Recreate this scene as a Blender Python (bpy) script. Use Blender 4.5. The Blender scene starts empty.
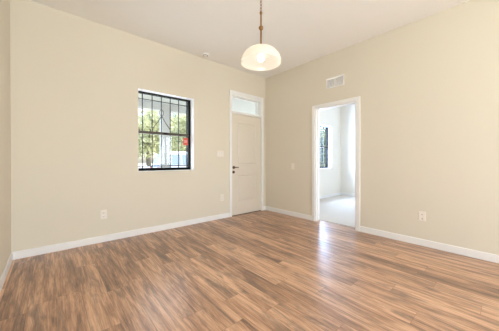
import bpy, bmesh, math, random
from mathutils import Vector, Matrix
R = math.radians
S = bpy.context.scene
COL = S.collection

# ------------------------------------------------------------------ camera
cam = bpy.data.cameras.new('camera')
co = bpy.data.objects.new('camera', cam); COL.objects.link(co)
cam.sensor_width = 36.0; cam.sensor_fit = 'HORIZONTAL'
cam.lens = 229.0 / 499.0 * 36.0
cam.shift_y = -3.787 / 499.0
cam.clip_start = 0.02; cam.clip_end = 400
co.location = (-3.658, -3.668, 1.11)
co.rotation_euler = (R(90 - 0.26), 0, R(-40.936))
S.camera = co

# ------------------------------------------------------------------ view, world, sun, daylight, fill lamps
S.view_settings.view_transform = 'Standard'
S.view_settings.look = 'None'
S.view_settings.gamma = 1.0
S.view_settings.use_curve_mapping = False
S.view_settings.exposure = -0.11
S.cycles.max_bounces = 10
S.cycles.diffuse_bounces = 6
S.cycles.glossy_bounces = 4
S.cycles.transparent_max_bounces = 24
S.cycles.use_denoising = True
S.cycles.sample_clamp_indirect = 6.0
S.cycles.caustics_reflective = False
S.cycles.caustics_refractive = False

w = bpy.data.worlds.new('sky'); S.world = w; w.use_nodes = True
wn = w.node_tree.nodes; wl = w.node_tree.links
sky = wn.new('ShaderNodeTexSky'); sky.sky_type = 'NISHITA'; sky.sun_disc = False
sky.sun_elevation = R(52); sky.sun_rotation = R(110); sky.air_density = 1.0; sky.dust_density = 2.5
wl.new(sky.outputs[0], wn['Background'].inputs[0])
wn['Background'].inputs[1].default_value = 0.85

def lamp(name, kind, loc, target, energy, color=(1, 1, 1), size=None, **kw):
    L = bpy.data.lights.new(name, kind); o = bpy.data.objects.new(name, L); COL.objects.link(o)
    o.location = loc
    o.rotation_euler = (Vector(target) - Vector(loc)).to_track_quat('-Z', 'Y').to_euler()
    L.energy = energy; L.color = color
    if size: L.shape = 'RECTANGLE'; L.size, L.size_y = size
    for k, v in kw.items(): setattr(L, k, v)
    return o
lamp('sun', 'SUN', (10, -6, 20), (0, 0, 0), 10.5, (1, .96, .90), angle=R(.6))
# daylight at the front and bedroom windows; the rest is fill at added windows
FILL_COL = (0.86, 0.95, 1.0)
lamp('fill_rear', 'AREA', (-2.65, -7.85, 1.35), (-2.6, 0, 6.2), 250, FILL_COL, (2.1, 2.1))  # main fill lamp, aimed up from an added rear window
lamp('fill_left', 'AREA', (-4.3, -5.8, 1.55), (0, -5.0, 3.2), 6, (.55, .78, 1.0), (1.6, 1.3))  # weak bluish fill for the doorway wall, at an added window
lamp('fill_right', 'AREA', (0.3, -5.8, 1.55), (-4, -4.8, 2.8), 85, FILL_COL, (1.6, 1.3))  # fill for the left wall, at an added window
lamp('daylight_front_window', 'AREA', (-2.22, 0.30, 1.57), (-2.22, -4, 2.8), 12, (.80, .90, 1.0), (.88, 1.2))
lamp('daylight_bedroom_window', 'AREA', (2.385, 0.30, 1.52), (2.385, -4, 1.52), 215, (.50, .68, 1.0), (.9, 1.2))
lamp('fill_bedroom_rear', 'AREA', (1.8, -4.05, 1.5), (1.8, 0, 1.8), 18, (1, .88, .72), (1.7, 1.3))  # warm fill brightening the next room, at an added unseen window

# ------------------------------------------------------------------ materials
def srgb(r, g, b):
    f = lambda c: (c / 255 / 12.92) if c / 255 <= .04045 else ((c / 255 + .055) / 1.055) ** 2.4
    return (f(r), f(g), f(b), 1)

def mat(name, col, rough=.5, metal=0.0, noise=0.0, nscale=8.0, bump=0.0, bscale=200.0, **inp):
    m = bpy.data.materials.new(name); m.use_nodes = True
    nt = m.node_tree; b = nt.nodes['Principled BSDF']
    b.inputs['Roughness'].default_value = rough; b.inputs['Metallic'].default_value = metal
    for k, v in inp.items(): b.inputs[k.replace('_', ' ')].default_value = v
    tc = nt.nodes.new('ShaderNodeTexCoord')
    n = nt.nodes.new('ShaderNodeTexNoise'); n.inputs['Scale'].default_value = nscale; n.inputs['Detail'].default_value = 4
    nt.links.new(tc.outputs['Object'], n.inputs['Vector'])
    mx = nt.nodes.new('ShaderNodeMix'); mx.data_type = 'RGBA'
    mx.inputs[6].default_value = tuple(c * (1 - noise) for c in col[:3]) + (1,)
    mx.inputs[7].default_value = tuple(min(1, c * (1 + noise)) for c in col[:3]) + (1,)
    nt.links.new(n.outputs['Fac'], mx.inputs[0]); nt.links.new(mx.outputs[2], b.inputs['Base Color'])
    if bump:
        n2 = nt.nodes.new('ShaderNodeTexNoise'); n2.inputs['Scale'].default_value = bscale
        nt.links.new(tc.outputs['Object'], n2.inputs['Vector'])
        bp = nt.nodes.new('ShaderNodeBump'); bp.inputs['Strength'].default_value = bump; bp.inputs['Distance'].default_value = .003
        nt.links.new(n2.outputs['Fac'], bp.inputs['Height']); nt.links.new(bp.outputs[0], b.inputs['Normal'])
    return m

M_wall = mat('beige wall paint', srgb(222, 214, 198), .75, noise=.012, nscale=3, bump=.12, bscale=160)
M_wall2 = mat('off white wall paint', srgb(237, 232, 222), .75, noise=.01, nscale=3, bump=.12, bscale=160)
M_ceil = mat('ceiling paint', srgb(247, 246, 245), .85, noise=.015, nscale=4, bump=.3, bscale=120)
M_trim = mat('white gloss trim paint', srgb(240, 239, 238), .35, noise=.01)
M_door = mat('white door paint', srgb(222, 213, 200), .38, noise=.01)
M_plate = mat('ivory plastic', srgb(238, 228, 216), .35, noise=.01)
M_white = mat('white plastic', srgb(238, 234, 228), .4, noise=.01)
M_slot = mat('dark slot', srgb(70, 62, 56), .6)
M_black = mat('black window aluminium', srgb(22, 21, 20), .65, 0, noise=.1, Specular_IOR_Level=.1)
M_bronze = mat('dark bronze sash', srgb(74, 64, 54), .45, .3, noise=.1)
M_iron = mat('wrought iron', srgb(58, 58, 62), .55, .4, noise=.15)
M_hard = mat('aged nickel hardware', srgb(105, 90, 78), .35, .85, noise=.1, nscale=40)
M_brass = mat('antique brass', srgb(150, 112, 70), .38, .8, noise=.15, nscale=60)
M_carpet = mat('pale carpet', srgb(212, 204, 194), .95, noise=.08, nscale=90, bump=.8, bscale=350)
M_vent = mat('painted vent metal', srgb(242, 241, 240), .45, noise=.01)
M_ventdark = mat('vent duct', srgb(150, 148, 146), .8)
M_red = mat('red sticker', srgb(214, 84, 76), .45, noise=.06, nscale=30)
M_pink = mat('pale red sticker band', srgb(232, 150, 140), .45, noise=.05)
M_stucco = mat('exterior stucco', srgb(206, 198, 184), .9, noise=.04, nscale=12, bump=.5, bscale=60)
M_soffit = mat('porch soffit paint', srgb(222, 222, 224), .8, noise=.02, nscale=6)
M_conc = mat('concrete', srgb(190, 188, 182), .9, noise=.08, nscale=5, bump=.3, bscale=60)
M_grass = mat('lawn', srgb(176, 176, 146), .95, noise=.3, nscale=6, bump=.6, bscale=40)
M_bark = mat('bark', srgb(112, 104, 98), .9, noise=.25, nscale=14, bump=.8, bscale=30)
M_silver = mat('silver blue car paint', srgb(200, 205, 214), .28, .2, noise=.02, Coat_Weight=.6)
M_wcar = mat('white car paint', srgb(222, 224, 226), .25, 0, noise=.02, Coat_Weight=.6)
M_cglass = mat('car glass', srgb(112, 126, 142), .08, 0, Coat_Weight=1.0)
M_tyre = mat('tyre rubber', srgb(40, 40, 42), .85)
M_rim = mat('wheel rim', srgb(170, 172, 176), .35, .8)
M_lampred = mat('tail lamp', srgb(170, 40, 36), .25)
M_lampclr = mat('head lamp', srgb(220, 224, 228), .15)

def leaf_mat(name, a, b_):
    m = bpy.data.materials.new(name); m.use_nodes = True
    nt = m.node_tree; N = nt.nodes; L = nt.links
    out = N['Material Output']; N.remove(N['Principled BSDF'])
    g = N.new('ShaderNodeNewGeometry'); rp = N.new('ShaderNodeValToRGB')
    rp.color_ramp.elements[0].color = a; rp.color_ramp.elements[1].color = b_
    L.new(g.outputs['Random Per Island'], rp.inputs[0])
    d = N.new('ShaderNodeBsdfDiffuse'); t = N.new('ShaderNodeBsdfTranslucent'); mx = N.new('ShaderNodeMixShader')
    mx.inputs[0].default_value = .45
    L.new(rp.outputs[0], d.inputs[0]); L.new(rp.outputs[0], t.inputs[0])
    L.new(d.outputs[0], mx.inputs[1]); L.new(t.outputs[0], mx.inputs[2]); L.new(mx.outputs[0], out.inputs[0])
    return m
M_leaf = leaf_mat('yellow green leaves', srgb(160, 164, 126), srgb(216, 216, 178))
M_leaf2 = leaf_mat('olive green leaves', srgb(132, 144, 110), srgb(184, 190, 150))

def glass_mat():
    m = bpy.data.materials.new('window glass'); m.use_nodes = True
    nt = m.node_tree; N = nt.nodes; L = nt.links; N.remove(N['Principled BSDF'])
    t = N.new('ShaderNodeBsdfTransparent'); t.inputs[0].default_value = (.96, .97, .98, 1)
    g = N.new('ShaderNodeBsdfGlossy'); g.inputs['Roughness'].default_value = .02
    mx = N.new('ShaderNodeMixShader'); mx.inputs[0].default_value = .025
    L.new(t.outputs[0], mx.inputs[1]); L.new(g.outputs[0], mx.inputs[2]); L.new(mx.outputs[0], N['Material Output'].inputs[0])
    return m
M_glass = glass_mat()

def shade_mat():
    m = bpy.data.materials.new('frosted cream glass'); m.use_nodes = True
    nt = m.node_tree; N = nt.nodes; L = nt.links; N.remove(N['Principled BSDF'])
    d = N.new('ShaderNodeBsdfDiffuse'); d.inputs[0].default_value = srgb(250, 244, 236)
    t = N.new('ShaderNodeBsdfTranslucent'); t.inputs[0].default_value = srgb(255, 252, 246)
    g = N.new('ShaderNodeBsdfGlossy'); g.inputs['Roughness'].default_value = .15
    m1 = N.new('ShaderNodeMixShader'); m1.inputs[0].default_value = .86
    m2 = N.new('ShaderNodeMixShader'); m2.inputs[0].default_value = .02
    L.new(d.outputs[0], m1.inputs[1]); L.new(t.outputs[0], m1.inputs[2])
    L.new(m1.outputs[0], m2.inputs[1]); L.new(g.outputs[0], m2.inputs[2]); L.new(m2.outputs[0], N['Material Output'].inputs[0])
    return m
M_shade = shade_mat()
def emit_mat(name, col, s):
    m = bpy.data.materials.new(name); m.use_nodes = True
    b = m.node_tree.nodes['Principled BSDF']
    b.inputs['Base Color'].default_value = (1, 1, 1, 1)
    b.inputs['Emission Color'].default_value = col; b.inputs['Emission Strength'].default_value = s
    return m
M_bulb = emit_mat('lit bulb', (1.0, .96, .90, 1), 42)

def wood_mat():
    m = bpy.data.materials.new('laminate plank floor'); m.use_nodes = True
    nt = m.node_tree; N = nt.nodes; L = nt.links; B = N['Principled BSDF']
    PW, PL = .165, 1.21
    def math_(op, a, b=None, c=None):
        n = N.new('ShaderNodeMath'); n.operation = op
        for k, v in enumerate((a, b, c)):
            if v is None: continue
            if isinstance(v, (int, float)): n.inputs[k].default_value = v
            else: L.new(v, n.inputs[k])
        return n.outputs[0]
    tc = N.new('ShaderNodeTexCoord'); sp = N.new('ShaderNodeSeparateXYZ'); L.new(tc.outputs['Object'], sp.inputs[0])
    x, y = sp.outputs[0], sp.outputs[1]
    u = math_('DIVIDE', x, PW); i = math_('FLOOR', u); fu = math_('FRACT', u)
    wn1 = N.new('ShaderNodeTexWhiteNoise'); wn1.noise_dimensions = '1D'; L.new(i, wn1.inputs['W'])
    v = math_('ADD', math_('DIVIDE', y, PL), wn1.outputs['Value']); j = math_('FLOOR', v); fv = math_('FRACT', v)
    cb = N.new('ShaderNodeCombineXYZ'); L.new(i, cb.inputs[0]); L.new(j, cb.inputs[1])
    wn2 = N.new('ShaderNodeTexWhiteNoise'); wn2.noise_dimensions = '2D'; L.new(cb.outputs[0], wn2.inputs['Vector'])
    rnd = wn2.outputs['Value']; rcol = N.new('ShaderNodeSeparateColor'); L.new(wn2.outputs['Color'], rcol.inputs[0])
    # grain coordinates, stretched along the plank and shifted per plank
    gx = math_('MULTIPLY_ADD', rnd, 37.0, x); gy = math_('MULTIPLY_ADD', rcol.outputs[1], 23.0, y)
    def grain(sx, sy, scale, detail, rough=.6, dist=0.0):
        c = N.new('ShaderNodeCombineXYZ'); L.new(math_('MULTIPLY', gx, sx), c.inputs[0]); L.new(math_('MULTIPLY', gy, sy), c.inputs[1])
        n = N.new('ShaderNodeTexNoise'); n.inputs['Scale'].default_value = scale; n.inputs['Detail'].default_value = detail
        n.inputs['Roughness'].default_value = rough; n.inputs['Distortion'].default_value = dist
        L.new(c.outputs[0], n.inputs['Vector']); return n.outputs['Fac']
    broad = grain(15, 1.35, 1.0, 5, .66, .7)
    fine = grain(85, 3.4, 1.0, 6, .75, .3)
    knot = grain(11.0, 1.6, 1.0, 5, .68, .9)
    rp = N.new('ShaderNodeValToRGB'); e = rp.color_ramp.elements
    e[0].position = .37; e[0].color = srgb(108, 85, 72)
    e[1].position = .64; e[1].color = srgb(228, 187, 154)
    k = e.new(.46); k.color = srgb(164, 125, 99)
    k = e.new(.53); k.color = srgb(198, 156, 125)
    mixv = math_('ADD', math_('MULTIPLY', broad, .56), math_('MULTIPLY', fine, .44))
    mixv = math_('ADD', mixv, math_('MULTIPLY', math_('SUBTRACT', rnd, .5), .10))
    L.new(mixv, rp.inputs[0])
    # dark greyish heart streaks
    ks = N.new('ShaderNodeMapRange'); ks.inputs[1].default_value = .50; ks.inputs[2].default_value = .64
    ks.inputs[3].default_value = 0; ks.inputs[4].default_value = .72; L.new(knot, ks.inputs[0])
    m1 = N.new('ShaderNodeMix'); m1.data_type = 'RGBA'; L.new(ks.outputs[0], m1.inputs[0]); L.new(rp.outputs[0], m1.inputs[6])
    m1.inputs[7].default_value = srgb(116, 97, 86)
    # seams
    def edge(f, wd):
        a = math_('MINIMUM', f, math_('SUBTRACT', 1.0, f)); return math_('LESS_THAN', a, wd)
    seam = math_('MAXIMUM', edge(fu, .0011 / PW), edge(fv, .0011 / PL))
    m2 = N.new('ShaderNodeMix'); m2.data_type = 'RGBA'; L.new(math_('MULTIPLY', seam, .55), m2.inputs[0])
    L.new(m1.outputs[2], m2.inputs[6]); m2.inputs[7].default_value = srgb(84, 60, 46)
    L.new(m2.outputs[2], B.inputs['Base Color'])
    rr = N.new('ShaderNodeMapRange'); rr.inputs[3].default_value = .27; rr.inputs[4].default_value = .33
    L.new(fine, rr.inputs[0]); L.new(rr.outputs[0], B.inputs['Roughness'])
    bp = N.new('ShaderNodeBump'); bp.inputs['Strength'].default_value = .10; bp.inputs['Distance'].default_value = .002
    L.new(fine, bp.inputs['Height']); L.new(bp.outputs[0], B.inputs['Normal'])
    return m
M_wood = wood_mat()

# ------------------------------------------------------------------ mesh helpers
class MB:
    def __init__(s): s.bm = bmesh.new()
    def _add(s, vs, M=None):
        if M is not None: bmesh.ops.transform(s.bm, matrix=M, verts=vs)
    def box(s, a, b, bev=0.0):
        a = Vector(a); b = Vector(b)
        lo = Vector(map(min, a, b)); hi = Vector(map(max, a, b))
        r = bmesh.ops.create_cube(s.bm, size=1); vs = r['verts']
        d = hi - lo; c = (hi + lo) / 2
        for v in vs: v.co = Vector((v.co.x * d.x, v.co.y * d.y, v.co.z * d.z)) + c
        if bev:
            es = list({e for v in vs for e in v.link_edges})
            bmesh.ops.bevel(s.bm, geom=es, offset=bev, segments=2, affect='EDGES', profile=.5)
        return s
    def cyl(s, p0, p1, r0, r1=None, n=16, caps=True):
        p0 = Vector(p0); p1 = Vector(p1); r1 = r0 if r1 is None else r1
        d = p1 - p0
        r = bmesh.ops.create_cone(s.bm, cap_ends=caps, segments=n, radius1=r0, radius2=r1, depth=d.length)
        s._add(r['verts'], Matrix.Translation((p0 + p1) / 2) @ d.to_track_quat('Z', 'Y').to_matrix().to_4x4())
        return s
    def ball(s, c, r, sc=(1, 1, 1), n=20):
        q = bmesh.ops.create_uvsphere(s.bm, u_segments=n, v_segments=n // 2 + 2, radius=r)
        s._add(q['verts'], Matrix.Translation(c) @ Matrix.Diagonal((*sc, 1)))
        return s
    def lathe(s, prof, c=(0, 0, 0), n=48, axis=None):
        rings = []
        M = Matrix.Translation(c)
        if axis: M = M @ Vector(axis).to_track_quat('Z', 'Y').to_matrix().to_4x4()
        for (r, z) in prof:
            if r < 1e-6: rings.append([s.bm.verts.new(M @ Vector((0, 0, z)))])
            else: rings.append([s.bm.verts.new(M @ Vector((r * math.cos(2 * math.pi * k / n), r * math.sin(2 * math.pi * k / n), z))) for k in range(n)])
        for a, b in zip(rings, rings[1:]):
            for k in range(n):
                l = (k + 1) % n
                if len(a) == 1 and len(b) == 1: continue
                if len(a) == 1: s.bm.faces.new((a[0], b[l], b[k]))
                elif len(b) == 1: s.bm.faces.new((a[k], a[l], b[0]))
                else: s.bm.faces.new((a[k], a[l], b[l], b[k]))
        return s
    def tube(s, pts, r, n=8, closed=False):
        pts = [Vector(p) for p in pts]; rings = []
        N = len(pts)
        for i, p in enumerate(pts):
            a = pts[(i - 1) % N] if (closed or i > 0) else p
            b = pts[(i + 1) % N] if (closed or i < N - 1) else p
            q = (b - a).to_track_quat('Z', 'Y')
            rings.append([s.bm.verts.new(p + q @ Vector((r * math.cos(2 * math.pi * k / n), r * math.sin(2 * math.pi * k / n), 0))) for k in range(n)])
        pairs = list(zip(rings, rings[1:])) + ([(rings[-1], rings[0])] if closed else [])
        for a, b in pairs:
            for k in range(n):
                s.bm.faces.new((a[k], a[(k + 1) % n], b[(k + 1) % n], b[k]))
        if not closed:
            s.bm.faces.new(list(reversed(rings[0]))); s.bm.faces.new(rings[-1])
        return s
    def prism(s, poly, y0, y1):
        """polygon of (x, z) swept along y"""
        a = [s.bm.verts.new((p[0], y0, p[1])) for p in poly]; b = [s.bm.verts.new((p[0], y1, p[1])) for p in poly]
        n = len(poly)
        s.bm.faces.new(a); s.bm.faces.new(list(reversed(b)))
        for k in range(n): s.bm.faces.new((a[k], b[k], b[(k + 1) % n], a[(k + 1) % n]))
        return s
    def build(s, name, m, parent=None, smooth=False, off=None):
        bmesh.ops.recalc_face_normals(s.bm, faces=s.bm.faces)
        if off: bmesh.ops.translate(s.bm, verts=s.bm.verts, vec=-Vector(off))
        me = bpy.data.meshes.new(name); s.bm.to_mesh(me); s.bm.free()
        me.materials.append(m)
        if smooth:
            for p in me.polygons: p.use_smooth = True
            me.set_sharp_from_angle(angle=R(40))
        o = bpy.data.objects.new(name, me); COL.objects.link(o)
        if off: o.location = off
        if parent: o.parent = parent
        return o
def tag(o, label, cat, group=None, kind=None):
    o['label'] = label; o['category'] = cat
    if group: o['group'] = group
    if kind: o['kind'] = kind
    return o
def empty(name, loc=(0, 0, 0), rz=0):
    o = bpy.data.objects.new(name, None); COL.objects.link(o); o.empty_display_size = .1
    o.location = loc; o.rotation_euler = (0, 0, rz); return o
def copy_tree(o, parent=None):
    c = o.copy(); COL.objects.link(c)
    if parent: c.parent = parent
    for ch in list(o.children): copy_tree(ch, c)
    return c
def struct(name, mb, m, label, cat):
    return tag(mb.build(name, m), label, cat, kind='structure')
def holes(mb, axis, d0, d1, a0, a1, z0, z1, rects):
    """wall between a0..a1 and z0..z1, thickness d0..d1 across axis ('y': wall along x; 'x': wall along y), rects = openings (a0,a1,z0,z1)"""
    xs = sorted({a0, a1, *[q for r in rects for q in r[:2]]}); zs = sorted({z0, z1, *[q for r in rects for q in r[2:]]})
    fac = {}
    bm = mb.bm; V = {}
    def P(d, a, z):
        k = (d, a, z)
        if k not in V: V[k] = bm.verts.new((a, d, z) if axis == 'y' else (d, a, z))
        return V[k]
    def solid(i, k):
        if i < 0 or k < 0 or i >= len(xs) - 1 or k >= len(zs) - 1: return False
        ax = (xs[i] + xs[i + 1]) / 2; az = (zs[k] + zs[k + 1]) / 2
        return not any(r[0] < ax < r[1] and r[2] < az < r[3] for r in rects)
    for i in range(len(xs) - 1):
        for k in range(len(zs) - 1):
            if not solid(i, k): continue
            A, B_, C, D = xs[i], xs[i + 1], zs[k], zs[k + 1]
            for d in (d0, d1): bm.faces.new([P(d, A, C), P(d, B_, C), P(d, B_, D), P(d, A, D)])
            if not solid(i - 1, k): bm.faces.new([P(d0, A, C), P(d1, A, C), P(d1, A, D), P(d0, A, D)])
            if not solid(i + 1, k): bm.faces.new([P(d0, B_, C), P(d1, B_, C), P(d1, B_, D), P(d0, B_, D)])
            if not solid(i, k - 1): bm.faces.new([P(d0, A, C), P(d1, A, C), P(d1, B_, C), P(d0, B_, C)])
            if not solid(i, k + 1): bm.faces.new([P(d0, A, D), P(d1, A, D), P(d1, B_, D), P(d0, B_, D)])
    return mb

# ------------------------------------------------------------------ room shell
H = 2.96; XL = -3.995; YD = -7.5; X2 = 3.42; Y2 = -3.8; TW = .20; TB = .115
WIN1 = (-2.675, -1.765, .945, 2.19)
WIN2 = (1.94, 2.86, .885, 2.155)
DOOR = (-.975, -.105, 0, 2.455)
DWAY = (-2.035, -1.285, 0, 2.055)
FILL_WIN3 = (-3.75, -1.55, .35, 2.5); FILL_WIN4 = (-6.6, -5.0, .9, 2.2); FILL_WIN6 = (-6.6, -5.0, .9, 2.2); FILL_WIN5 = (.95, 2.65, .85, 2.15)  # unseen openings added to let fill light in

struct('wall_front', holes(MB(), 'y', 0, TW, XL - TW, 0, 0, H, [WIN1, DOOR]), M_wall, 'beige painted wall holding the barred window and the white entry door', 'wall')
struct('wall_right', holes(MB(), 'x', 0, TB, YD - TW, 0, 0, H, [DWAY, FILL_WIN6]), M_wall, 'beige painted wall with the open doorway and high air vent', 'wall')
struct('wall_left', holes(MB(), 'x', XL - TW, XL, YD - TW, 0, 0, H, [FILL_WIN4]), M_wall, 'narrow strip of beige wall at the left edge of the photo', 'wall')
struct('wall_rear', holes(MB(), 'y', YD - TW, YD, XL, 0, 0, H, [FILL_WIN3]), M_wall, 'beige wall behind the camera with a wide window added for fill light', 'wall')
struct('wall_bedroom_front', holes(MB(), 'y', 0, TW, 0, X2, 0, H, [WIN2]), M_wall2, 'off white wall of the next room holding a dark framed window', 'wall')
struct('wall_bedroom_far', holes(MB(), 'x', X2, X2 + TW, Y2 - TW, TW, 0, H, []), M_wall2, 'off white far wall of the next room seen through the doorway', 'wall')
struct('wall_bedroom_rear', holes(MB(), 'y', Y2 - TW, Y2, TB, X2, 0, H, [FILL_WIN5]), M_wall2, 'off white rear wall of the next room with a window added for fill light', 'wall')
struct('wall_bedroom_side', MB().box((TB, Y2, 0), (TB + .012, DWAY[0] - .07, H)).box((TB, DWAY[1] + .07, 0), (TB + .012, 0, H)).box((TB, DWAY[0] - .07, DWAY[3] + .07), (TB + .012, DWAY[1] + .07, H)),
       M_wall2, 'off white lining of the next room around the doorway', 'wall')

struct('floor', MB().box((XL - TW, YD - TW, -.10), (TB + .02, TW, 0)), M_wood, 'warm brown wood plank laminate floor of the main room', 'floor')
struct('floor_carpet', MB().box((TB + .02, Y2 - TW, -.10), (X2 + TW, TW, .008)), M_carpet, 'pale carpet floor of the next room beyond the doorway', 'floor')
struct('ceiling', MB().box((XL - TW, YD - TW, H), (X2 + TW, TW, H + .15)), M_ceil, 'flat pale ceiling above the empty room', 'ceiling')

BH, BT = .088, .014
def skirt(name, runs, label):
    mb = MB()
    for (a, b) in runs: mb.box((*a, 0.0), (*b, BH), .004)
    return struct(name, mb, M_trim, label, 'baseboard')
skirt('baseboard_front', [((XL, -BT), (-1.005, 0)), ((-.075, -BT), (-BT, 0))], 'white baseboard along the window wall up to the entry door')
skirt('baseboard_right', [((-BT, -1.222), (0, 0)), ((-BT, YD), (0, -2.098))], 'white baseboard along the doorway wall on both sides of the opening')
skirt('baseboard_left', [((XL, YD), (XL + BT, -BT))], 'white baseboard on the left wall strip')
skirt('baseboard_rear', [((XL + BT, YD), (-BT, YD + BT))], 'white baseboard on the wall behind the camera')
skirt('baseboard_bedroom', [((TB + .02, -BT), (X2 - BT, 0)), ((X2 - BT, Y2), (X2, 0))], 'white baseboard around the carpeted next room')

# doorway casing and jamb (cased opening)
mb = MB()
for (xa, xb) in ((-.017, 0), (TB + .012, TB + .029)):
    mb.box((xa, DWAY[1], 0), (xb, DWAY[1] + .062, DWAY[3] + .062), .004)
    mb.box((xa, DWAY[0] - .062, 0), (xb, DWAY[0], DWAY[3] + .062), .004)
    mb.box((xa, DWAY[0], DWAY[3]), (xb, DWAY[1], DWAY[3] + .062), .004)
tr = tag(mb.build('trim_1', M_trim), 'white casing around the open doorway to the carpeted room', 'door trim', kind='structure')
MB().box((0, DWAY[1] - .016, 0), (TB + .012, DWAY[1], DWAY[3])).box((0, DWAY[0], 0), (TB + .012, DWAY[0] + .016, DWAY[3])).box((0, DWAY[0] + .016, DWAY[3] - .016), (TB + .012, DWAY[1] - .016, DWAY[3])).build('jamb', M_trim, tr)
MB().box((.045, DWAY[1] - .028, 0), (.075, DWAY[1] - .016, DWAY[3] - .016)).box((.045, DWAY[0] + .016, 0), (.075, DWAY[0] + .028, DWAY[3] - .016)).build('door_stop', M_trim, tr)

# ------------------------------------------------------------------ windows
def window(name, rect, label, rail_z, ydir=1, rough=False):
    a0, a1, z0, z1 = rect
    y0 = .12; fw = .034
    o = empty(name, ((a0 + a1) / 2, y0, z0)); tag(o, label, 'window', kind='structure')
    def P(mb, nm, m, par=o): return mb.build(nm, m, par, off=None)
    def loc(mb): bmesh.ops.translate(mb.bm, verts=mb.bm.verts, vec=-o.location); return mb
    mb = MB()
    mb.box((a0, y0, z0), (a0 + fw, y0 + .07, z1)).box((a1 - fw, y0, z0), (a1, y0 + .07, z1))
    mb.box((a0 + fw, y0, z0), (a1 - fw, y0 + .07, z0 + .048)).box((a0 + fw, y0, z1 - .022), (a1 - fw, y0 + .07, z1))
    fr = P(loc(mb), 'frame', M_black)
    mb = MB()
    mb.box((a0 + fw, y0 + .006, rail_z), (a1 - fw, y0 + .05, rail_z + .042), .003)
    rl = P(loc(mb), 'meeting_rail', M_bronze)
    mb = MB()
    c = (a0 + a1) / 2
    mb.box((c - .035, y0 - .012, rail_z + .006), (c + .035, y0 + .006, rail_z + .03), .004)
    P(loc(mb), 'sash_lock', M_black)
    mb = MB()
    mb.box((a0 + fw, y0 + .030, z0 + .048), (a1 - fw, y0 + .034, rail_z))
    P(loc(mb), 'lower_pane', M_glass)
    mb = MB()
    mb.box((a0 + fw, y0 + .052, rail_z + .02), (a1 - fw, y0 + .056, z1 - .022))
    P(loc(mb), 'upper_pane', M_glass)
    mb = MB()
    mb.box((a0, -.001, z1 - .004), (a1, y0, z1)).box((a1 - .004, -.001, z0), (a1, y0, z1 - .004)).box((a0, -.001, z0), (a0 + .004, y0, z1 - .004))
    P(loc(mb), 'reveal', M_trim)
    mb = MB(); mb.box((a0 + .004, -.012, z0 - .012 + .012), (a1 - .004, y0, z0 + .006), .002)
    P(loc(mb), 'sill', M_trim)
    return o
window('window_1', WIN1, 'black framed single hung window with iron bars outside beside the entry door', 1.537)
window('window_2', WIN2, 'dark framed window seen through the doorway in the next room', 1.505)
def rear_window(name, axis, d, rect, label):  # unseen windows, added as entries for the fill lamps
    a0, a1, z0, z1 = rect
    mb = MB(); g = MB()
    def bx(m_, a, b, za, zb, t0, t1):
        if axis == 'y': m_.box((a, d + t0, za), (b, d + t1, zb))
        else: m_.box((d + t0, a, za), (d + t1, b, zb))
    bx(mb, a0, a0 + .05, z0, z1, -.03, .03); bx(mb, a1 - .05, a1, z0, z1, -.03, .03)
    bx(mb, a0 + .05, a1 - .05, z0, z0 + .05, -.03, .03); bx(mb, a0 + .05, a1 - .05, z1 - .05, z1, -.03, .03)
    c = (a0 + a1) / 2; bx(mb, c - .025, c + .025, z0 + .05, z1 - .05, -.03, .03)
    o = tag(mb.build(name, M_black), label, 'window', kind='structure')
    bx(g, a0 + .05, a1 - .05, z0 + .05, z1 - .05, -.003, .003); g.build('pane', M_glass, o)
rear_window('added_window_3', 'y', YD - .10, FILL_WIN3, 'wide window behind the camera, added to admit fill light')
rear_window('added_window_4', 'x', XL - .10, FILL_WIN4, 'window in the left wall behind the camera, added to admit fill light')
rear_window('added_window_6', 'x', TB / 2, FILL_WIN6, 'window in the right wall behind the camera, added to admit fill light')
rear_window('added_window_5', 'y', Y2 - .10, FILL_WIN5, 'window in the rear wall of the next room, added to admit fill light')

# security bars
def bars(x0, z0, z1, label, n=6, sp=.1515, scroll=True):
    y = .235; r = .0065
    o = empty('security_grille', (x0, y, z0)); tag(o, label, 'window bars', 'iron bars outside the windows')
    for k in range(n): MB().box((k * sp - r, -r, 0), (k * sp + r, r, z1 - z0)).build('upright_bar', M_iron, o)
    for zz in (1.019 - z0 if z0 < 1 else .07, z1 - z0 - .10):
        MB().box((-.10, -.004 - r, zz - .006), ((n - 1) * sp + .10, -r, zz + .006)).build('cross_bar', M_iron, o)
    if scroll:
        c = 2 * sp; za = 1.86 - z0
        mb = MB()
        mb.tube([(c - .004, -.012, za), (c - .06, -.012, za - .10), (c - sp + .01, -.012, za - .21)], .006, 6)
        mb.tube([(c + .004, -.012, za), (c + .06, -.012, za - .10), (c + sp - .01, -.012, za - .21)], .006, 6)
        ring = [(c + .032 * math.cos(t * math.pi / 8), -.012, za + .055 + .05 * math.sin(t * math.pi / 8)) for t in range(16)]
        mb.tube(ring, .0045, 6, True)
        mb.build('scroll', M_iron, o, smooth=True)
    for zz in (1.019 - z0 if z0 < 1 else .07, z1 - z0 - .10):
        for xx in (-.10, (n - 1) * sp + .10): MB().box((xx - .012, -.035, zz - .012), (xx + .012, .008, zz + .012)).build('mount', M_iron, o)
    return o
bars(-2.548, .93, 2.20, 'iron security bars with a pointed scroll outside the window nearest the entry door')
bars(2.04, .90, 2.17, 'iron security bars outside the next room window seen through the doorway', scroll=False)

# sticker on the glass
st = MB().box((-1.895, .148, 1.385), (-1.803, .1495, 1.512)).build('window_sticker', M_red)
tag(st, 'small red sticker low on the right side of the barred window', 'sticker')
MB().box((-1.880, .1472, 1.425), (-1.820, .148, 1.475)).build('printed_band', M_pink, st)

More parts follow.
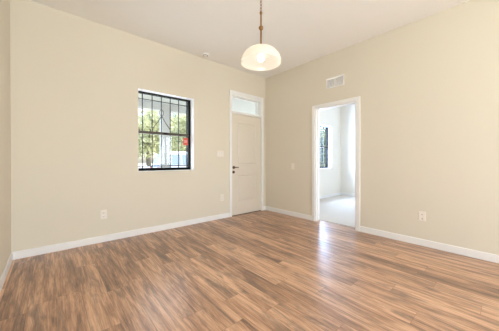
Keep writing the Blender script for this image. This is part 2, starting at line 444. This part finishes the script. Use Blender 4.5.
# ------------------------------------------------------------------ entry door
d = empty('door_1', (-.54, 0, 0)); tag(d, 'white two panel entry door with a glass transom in the corner', 'door', kind='structure')
D0, D1 = -.945, -.135
def dp(mb, nm, m, par=d, smooth=False):
    bmesh.ops.translate(mb.bm, verts=mb.bm.verts, vec=-d.location)
    return mb.build(nm, m, par, smooth)
mb = MB()
mb.box((-1.003, -.017, 0), (-.948, 0, 2.505), .004).box((-.132, -.017, 0), (-.077, 0, 2.505), .004).box((-.948, -.017, 2.45), (-.132, 0, 2.505), .004)
dp(mb, 'casing', M_trim)
mb = MB()
mb.box((-.975, 0, 0), (D0 - .003, TW, 2.455)).box((D1 + .003, 0, 0), (-.105, TW, 2.455)).box((D0 - .003, 0, 2.425), (D1 + .003, TW, 2.455))
mb.box((D0 - .003, 0, 2.062), (D1 + .003, TW, 2.105))
mb.box((D0 - .003, .062, 0), (D0 + .010, .075, 2.062)).box((D1 - .010, .062, 0), (D1 + .003, .075, 2.062))
dp(mb, 'jamb', M_trim)
# leaf with two recessed raised panels
mb = MB(); bm = mb.bm
yf = .012; LT = 2.056; LB = .012
mb.box((D0, yf + .014, LB), (D1, yf + .045, LT))
def panel(x0, x1, z0, z1):
    prof = [(0, 0), (.014, .010), (.03, .010), (.05, .002)]
    loops = []
    for ins, dy in prof:
        loops.append([bm.verts.new((x, yf + dy, z)) for x, z in ((x0 + ins, z0 + ins), (x1 - ins, z0 + ins), (x1 - ins, z1 - ins), (x0 + ins, z1 - ins))])
    for a, b in zip(loops, loops[1:]):
        for k in range(4): bm.faces.new((a[k], a[(k + 1) % 4], b[(k + 1) % 4], b[k]))
    bm.faces.new(loops[-1])
PX0, PX1 = -.80, -.29
mb.box((D0, yf, LB), (PX0, yf + .0139, LT)).box((PX1, yf, LB), (D1, yf + .0139, LT))
mb.box((PX0, yf, LB), (PX1, yf + .0139, .268)).box((PX0, yf, .812), (PX1, yf + .0139, 1.018)).box((PX0, yf, 1.885), (PX1, yf + .0139, LT))
panel(PX0, PX1, .268, .812); panel(PX0, PX1, 1.018, 1.885)
leaf = dp(mb, 'door_leaf', M_door)
mb = MB()
mb.lathe([(0, .014), (.024, .014), (.031, .008), (.032, 0)], (-.885, yf, .975), 24, (0, -1, 0))
mb.cyl((-.885, yf - .01, .975), (-.885, yf - .05, .975), .011)
mb.tube([(-.888, yf - .048, .975), (-.86, yf - .05, .976), (-.84, yf - .05, .977), (-.80, yf - .046, .974)], .0105, 10)
dp(mb, 'lever_handle', M_hard, smooth=True)
mb = MB()
mb.lathe([(0, .012), (.022, .012), (.028, .006), (.029, 0)], (-.890, yf, .880), 24, (0, -1, 0))
mb.box((-.897, yf - .035, .862), (-.883, yf - .008, .898), .004)
dp(mb, 'deadbolt', M_hard, smooth=True)
for z in (.25, 1.05, 1.86):
    dp(MB().cyl((D1 + .001, .004, z - .045), (D1 + .001, .004, z + .045), .0065, n=10), 'hinge', M_trim, smooth=True)
dp(MB().box((D0, .0, 0), (D1, TW, .011), .003), 'threshold', M_hard)
mb = MB()
TZ0, TZ1 = 2.105, 2.425
mb.box((D0, .10, TZ0), (D0 + .022, .14, TZ1)).box((D1 - .022, .10, TZ0), (D1, .14, TZ1)).box((D0 + .022, .10, TZ0), (D1 - .022, .14, TZ0 + .02)).box((D0 + .022, .10, TZ1 - .02), (D1 - .022, .14, TZ1))
dp(mb, 'transom_frame', M_trim)
dp(MB().box((D0 + .02, .118, TZ0 + .018), (D1 - .02, .122, TZ1 - .018)), 'transom_pane', M_glass)

# ------------------------------------------------------------------ pendant lamp
PX, PY, RZ = -2.151, -2.097, 2.045
p = empty('pendant_lamp', (PX, PY, H - .008)); tag(p, 'brass pendant lamp with a lit frosted glass dome hanging from the ceiling', 'lamp')
def pp(mb, nm, m, par=p, smooth=True):
    bmesh.ops.translate(mb.bm, verts=mb.bm.verts, vec=Vector((0, 0, -H)))
    return mb.build(nm, m, par, smooth)
pp(MB().lathe([(0, H - .035), (.02, H - .035), (.05, H - .022), (.062, H - .006), (.062, H + .008)]), 'ceiling_canopy', M_brass)
mb = MB(); z = 2.545; k = 0
while z < H - .03:
    ca, sa = (1, 0) if k % 2 == 0 else (0, 1)
    mb.tube([(.0095 * math.cos(t * math.pi / 6) * ca, .0095 * math.cos(t * math.pi / 6) * sa, z + .019 * math.sin(t * math.pi / 6)) for t in range(12)], .0026, 6, True)
    z += .030; k += 1
pp(mb, 'chain', M_brass)
mb = MB()
prof = [(0, 2.188), (.034, 2.188), (.034, 2.205), (.016, 2.215), (.0085, 2.228), (.0085, 2.352), (.014, 2.358), (.021, 2.366), (.023, 2.374), (.021, 2.382), (.014, 2.390), (.0085, 2.396),
        (.0075, 2.50), (.012, 2.508), (.013, 2.52), (.008, 2.53), (.004, 2.537), (0, 2.54)]
mb.lathe(prof, n=24)
pp(mb, 'stem', M_brass)
# open glass dome
RR, DH = .19, .150
prof = []
for t in range(0, 15):
    a = t / 14 * math.pi / 2
    prof.append((RR * math.cos(a) ** .92 if t < 14 else .0, RZ + DH * math.sin(a)))
prof[-1] = (.02, RZ + DH)
inner = [(max(.02, r - .004), z - .004 if i > 2 else z) for i, (r, z) in enumerate(prof)]
loop = [(RR - .003, RZ - .004)] + [(RR + .0015, RZ - .003)] + prof + list(reversed(inner)) + [(RR - .003, RZ - .004)]
sh = pp(MB().lathe(loop, n=64), 'glass_shade', M_shade)
pp(MB().cyl((0, 0, 2.19), (0, 0, 2.15), .02, .017, 20), 'socket', M_white)
pp(MB().lathe([(0, 2.060), (.014, 2.062), (.026, 2.071), (.031, 2.086), (.029, 2.102), (.020, 2.128), (.014, 2.142), (.013, 2.152), (0, 2.152)], n=24), 'bulb', M_bulb)

# ------------------------------------------------------------------ small fittings
s_ = empty('smoke_detector', (-1.63, -.165, H)); tag(s_, 'small round white smoke detector on the ceiling above the window wall', 'smoke detector')
MB().lathe([(0, -.034), (.032, -.034), (.05, -.028), (.058, -.016), (.060, 0)]).build('housing', M_ceil, s_, True)
MB().lathe([(.036, -.0355), (.044, -.0335), (.044, -.029), (.036, -.031), (.036, -.0355)]).build('sounder_ring', M_ventdark, s_, True)

# air register: built facing -x on the right wall
v = empty('air_vent', (0, -1.672, 2.452)); tag(v, 'white louvred air vent high on the wall above the doorway', 'vent')
VW, VH = .162, .088
mb = MB()
mb.box((-.010, -VW, -VH), (0, -VW + .02, VH), .002).box((-.010, VW - .02, -VH), (0, VW, VH), .002)
mb.box((-.010, -VW + .02, -VH), (0, VW - .02, -VH + .02), .002).box((-.010, -VW + .02, VH - .02), (0, VW - .02, VH), .002)
mb.box((-.009, -.006, -VH + .02), (0, .006, VH - .02))
mb.build('frame', M_vent, v)
MB().box((-.0012, -VW + .02, -VH + .02), (-.0002, VW - .02, VH - .02)).build('duct_opening', M_ventdark, v)
for s2 in (-1, 1):
    for k in range(7):
        zc = -VH + .031 + k * .0195
        mb = MB()
        a = (.006 if s2 > 0 else -VW + .02); b = (VW - .02 if s2 > 0 else -.006)
        prof = [(-.0015, zc + .010), (-.0105, zc - .008), (-.0105, zc - .0095), (-.0015, zc + .0085)]
        mb.prism(prof, a, b)
        mb.build('louvre', M_vent, v)

def plate(nm, loc, rz, label, cat, group, w, h=.118):
    """built facing -y, then turned"""
    o = empty(nm, loc, rz); tag(o, label, cat, group)
    MB().box((-w / 2, -.006, -h / 2), (w / 2, 0, h / 2), .0025).build('cover_plate', M_plate, o)
    return o
def outlet(loc, rz, label):
    o = plate('wall_outlet', loc, rz, label, 'outlet', 'wall outlets low on the walls', .078, .124)
    for s2 in (-1, 1):
        f = MB().box((-.017, -.0085, s2 * .026 - .015), (.017, -.006, s2 * .026 + .015), .003).build('socket_face', M_white, o)
        MB().box((-.0085, -.0089, s2 * .026 - .006), (-.0055, -.0084, s2 * .026 + .007)).box((.0055, -.0089, s2 * .026 - .005), (.0085, -.0084, s2 * .026 + .006)).cyl((0, -.0089, s2 * .026 - .010), (0, -.0084, s2 * .026 - .010), .0028, n=10).build('slots', M_slot, f)
    return o
def switch(loc, rz, label, gangs):
    o = plate('light_switch', loc, rz, label, 'light switch', None, .074 + .046 * (gangs - 1))
    for k in range(gangs):
        x = (k - (gangs - 1) / 2) * .046
        MB().box((x - .016, -.0085, -.033), (x + .016, -.006, .033), .002).box((x - .014, -.0105, -.002), (x + .014, -.0084, .030), .001).build('rocker', M_white, o)
    return o
switch((-1.22, 0, 1.245), 0, 'wide ivory light switch plate left of the entry door at hand height', 3)
outlet((-1.180, 0, .40), 0, 'white wall outlet nearest the entry door, left of its casing')
outlet((-3.117, 0, .375), 0, 'white wall outlet low on the window wall, left of and below the window')
switch((0, -.777, .995), R(-90), 'small ivory switch plate between the entry door corner and the doorway', 1)
outlet((0, -2.89, .385), R(-90), 'white wall outlet low on the bare wall right of the doorway')

# ------------------------------------------------------------------ outdoors: porch, lawn, cars, trees
struct('porch_slab', MB().box((XL - 2, TW, -.30), (X2 + 2, 2.5, -.12)), M_conc, 'concrete porch slab outside the window wall', 'porch floor')
struct('porch_ceiling', MB().box((XL - 2, TW, 2.58), (X2 + 2, 2.55, 2.66)), M_soffit, 'pale porch ceiling seen through the top of the window', 'porch ceiling')
struct('porch_beam', MB().box((XL - 2, 2.30, 2.42), (X2 + 2, 2.52, 2.58)), M_soffit, 'pale beam along the outer edge of the porch ceiling', 'porch beam')
struct('ground_lawn', MB().box((-60, -60, -.5), (90, 120, -.2)), M_grass, 'sunny grass ground beyond the porch', 'ground')
struct('ground_street', MB().box((-60, 6.2, -.205), (90, 11.8, -.17)), M_conc, 'pale paved drive beyond the porch', 'ground')
pc = empty('porch_column', (-1.37, 2.41, -.12)); tag(pc, 'square pale porch column standing outside behind the middle of the barred window', 'column')
MB().box((-.105, -.105, .12), (.105, .105, 2.42), .008).build('shaft', M_soffit, pc)
MB().box((-.13, -.13, 0), (.13, .13, .12), .01).build('base', M_soffit, pc)
MB().box((-.13, -.13, 2.42), (.13, .13, 2.54), .01).build('capital', M_soffit, pc)

def car(loc, rz, paint, label, hgt=1.72, ln=4.6):
    """side profile swept across the width; nose towards +x"""
    o = empty('car', loc, rz); tag(o, label, 'car', 'cars parked outside')
    h = hgt; W = .92
    body = [(-ln / 2, .45), (-ln / 2 + .02, .95), (-ln / 2 + .1, 1.02), (ln / 2 - 1.35, 1.06), (ln / 2 - .35, .98), (ln / 2 - .05, .80), (ln / 2, .45), (ln / 2 - .1, .28), (-ln / 2 + .1, .28)]
    mb = MB().prism(body, -W, W)
    bmesh.ops.bevel(mb.bm, geom=list(mb.bm.edges), offset=.05, segments=3, affect='EDGES')
    mb.build('body', paint, o, True)
    cab = [(-ln / 2 + .12, 1.00), (-ln / 2 + .42, h - .08), (-ln / 2 + .65, h), (ln / 2 - 2.2, h), (ln / 2 - 1.95, h - .06), (ln / 2 - 1.15, 1.02)]
    mb = MB().prism(cab, -W + .08, W - .08)
    bmesh.ops.bevel(mb.bm, geom=list(mb.bm.edges), offset=.05, segments=3, affect='EDGES')
    for vv in mb.bm.verts:
        t = max(0, (vv.co.z - 1.0) / (h - 1.0)); vv.co.y *= 1 - .16 * t
    mb.build('cabin', paint, o, True)
    for s2 in (-1, 1):
        xs = [(-ln / 2 + .45, -ln / 2 + 1.15), (-ln / 2 + 1.22, -ln / 2 + 2.1), (-ln / 2 + 2.17, ln / 2 - 1.75)]
        for a, b in xs:
            yb, yt = (W - .08) * .985, (W - .08) * .87
            zb, zt = 1.08, h - .16
            last = b > ln / 2 - 1.8; first = a < -ln / 2 + .5
            q = [(a - (.12 if first else 0), yb, zb), (b + (.38 if last else 0), yb, zb), (b - (.1 if last else 0), yt, zt), (a, yt, zt)]
            mb = MB(); n_ = []
            for dd in (0, .012): n_.append([mb.bm.verts.new((x, s2 * (y + dd), z)) for x, y, z in q])
            for k in range(4): mb.bm.faces.new((n_[0][k], n_[0][(k + 1) % 4], n_[1][(k + 1) % 4], n_[1][k]))
            mb.bm.faces.new(n_[1]); mb.bm.faces.new(n_[0])
            mb.build('side_window', M_cglass, o)
        for x in (-ln / 2 + .85, ln / 2 - .85):
            wq = MB().cyl((x, s2 * (W - .2), .34), (x, s2 * (W + .02), .34), .34, n=28).build('wheel', M_tyre, o, True)
            MB().cyl((x, s2 * (W + .015), .34), (x, s2 * (W + .03), .34), .21, n=20).build('hub', M_rim, wq)
        MB().ball((ln / 2 - .16, s2 * (W - .2), .74), .13, (.7, 1, .6)).build('headlamp', M_lampclr, o, True)
        MB().box((-ln / 2 - .01, s2 * (W - .22) - .12, .75), (-ln / 2 + .06, s2 * (W - .22) + .12, .95), .02).build('tail_lamp', M_lampred, o)
        MB().ball((ln / 2 - 1.45, s2 * (W + .08), 1.08), .10, (.6, 1, .7)).build('wing_mirror', paint, o, True)
    for (xa, za, xb, zb) in ((ln / 2 - 1.22, 1.08, ln / 2 - 1.90, h - .12), (-ln / 2 + .16, 1.10, -ln / 2 + .40, h - .16)):
        mb = MB(); s3 = .014 if xa > 0 else -.014
        q = [(xa, -.74, za), (xa, .74, za), (xb, .66, zb), (xb, -.66, zb)]
        n_ = [[mb.bm.verts.new((x + dd, y, z + abs(dd) * .6)) for x, y, z in q] for dd in (0, s3 * 2.2)]
        for k in range(4): mb.bm.faces.new((n_[0][k], n_[0][(k + 1) % 4], n_[1][(k + 1) % 4], n_[1][k]))
        mb.bm.faces.new(n_[1]); mb.bm.faces.new(n_[0])
        mb.build('windscreen' if xa > 0 else 'rear_window', M_cglass, o)
    return o
car((2.62, 8.4, -.17), R(-4), M_silver, 'silver blue car parked outside, seen in the lower right of the barred window', 1.76, 4.5)
car((-1.2, 11.3, -.17), R(3), M_wcar, 'white car parked outside, seen at the lower left edge of the barred window', 1.52, 4.4)

def tree(loc, trunk_h, rad, blobs, seed, leafm, label, n=2600, tr=.14, leaf=.13):
    rng = random.Random(seed)
    o = empty('tree', loc); tag(o, label, 'tree', 'trees beyond the porch')
    mb = MB()
    top = Vector((rng.uniform(-.2, .2), rng.uniform(-.2, .2), trunk_h))
    mb.tube([(0, 0, -.1), (rng.uniform(-.08, .08), 0, trunk_h * .35), (top.x * .6, top.y * .6, trunk_h * .7), tuple(top)], tr, 10)
    cs = []
    for k in range(blobs):
        a = k / blobs * 2 * math.pi + rng.uniform(-.3, .3); rr = rad * rng.uniform(.35, .75)
        c = top + Vector((math.cos(a) * rr, math.sin(a) * rr, rng.uniform(-.2, .9) * rad)); cs.append((c, rad * rng.uniform(.4, .62)))
        mb.tube([tuple(top * .75), tuple((top + c) / 2 + Vector((0, 0, -.1))), tuple(c)], tr * .34, 6)
    mb.build('trunk', M_bark, o, True)
    mb = MB(); bm = mb.bm
    for _ in range(n):
        c, r_ = rng.choice(cs)
        dv = Vector((rng.gauss(0, 1), rng.gauss(0, 1), rng.gauss(0, 1))).normalized() * r_ * rng.uniform(.3, 1.05) ** .6
        q = c + dv; nrm = (dv.normalized() + Vector((rng.uniform(-1, 1), rng.uniform(-1, 1), rng.uniform(-.3, 1)))).normalized()
        t = nrm.orthogonal().normalized(); t = (Matrix.Rotation(rng.uniform(0, 6.28), 3, nrm) @ t); b = nrm.cross(t)
        l = leaf * rng.uniform(.7, 1.3)
        bm.faces.new([bm.verts.new(q + t * l), bm.verts.new(q + b * l * .45), bm.verts.new(q - t * l), bm.verts.new(q - b * l * .45)])
    me = mb.build('foliage', leafm, o)
    return o
tree((2.75, 17.0, -.2), 3.0, 2.2, 8, 3, M_leaf, 'yellow green tree with a grey trunk seen in the left half of the barred window', 3600, .20, .16)
tree((4.5, 12.9, -.2), 2.9, 2.0, 8, 8, M_leaf, 'yellow green bushy tree seen right of the porch column', 3400, .14, .14)
tree((6.6, 23.0, -.2), 3.2, 3.0, 9, 12, M_leaf2, 'olive tree standing farther back behind the porch column', 5600, .18, .24)
tree((11.6, 30.5, -.2), 3.6, 3.6, 9, 15, M_leaf2, 'olive tree farthest away in the right half of the barred window', 5600, .2, .28)
tree((14.0, 7.5, -.2), 1.8, 2.0, 6, 21, M_leaf2, 'olive tree seen low through the next room window', 4000, .14, .16)
tree((24.0, 14.0, -.2), 2.4, 2.6, 7, 27, M_leaf, 'yellow green tree farther off in the next room window', 4600, .16, .2)
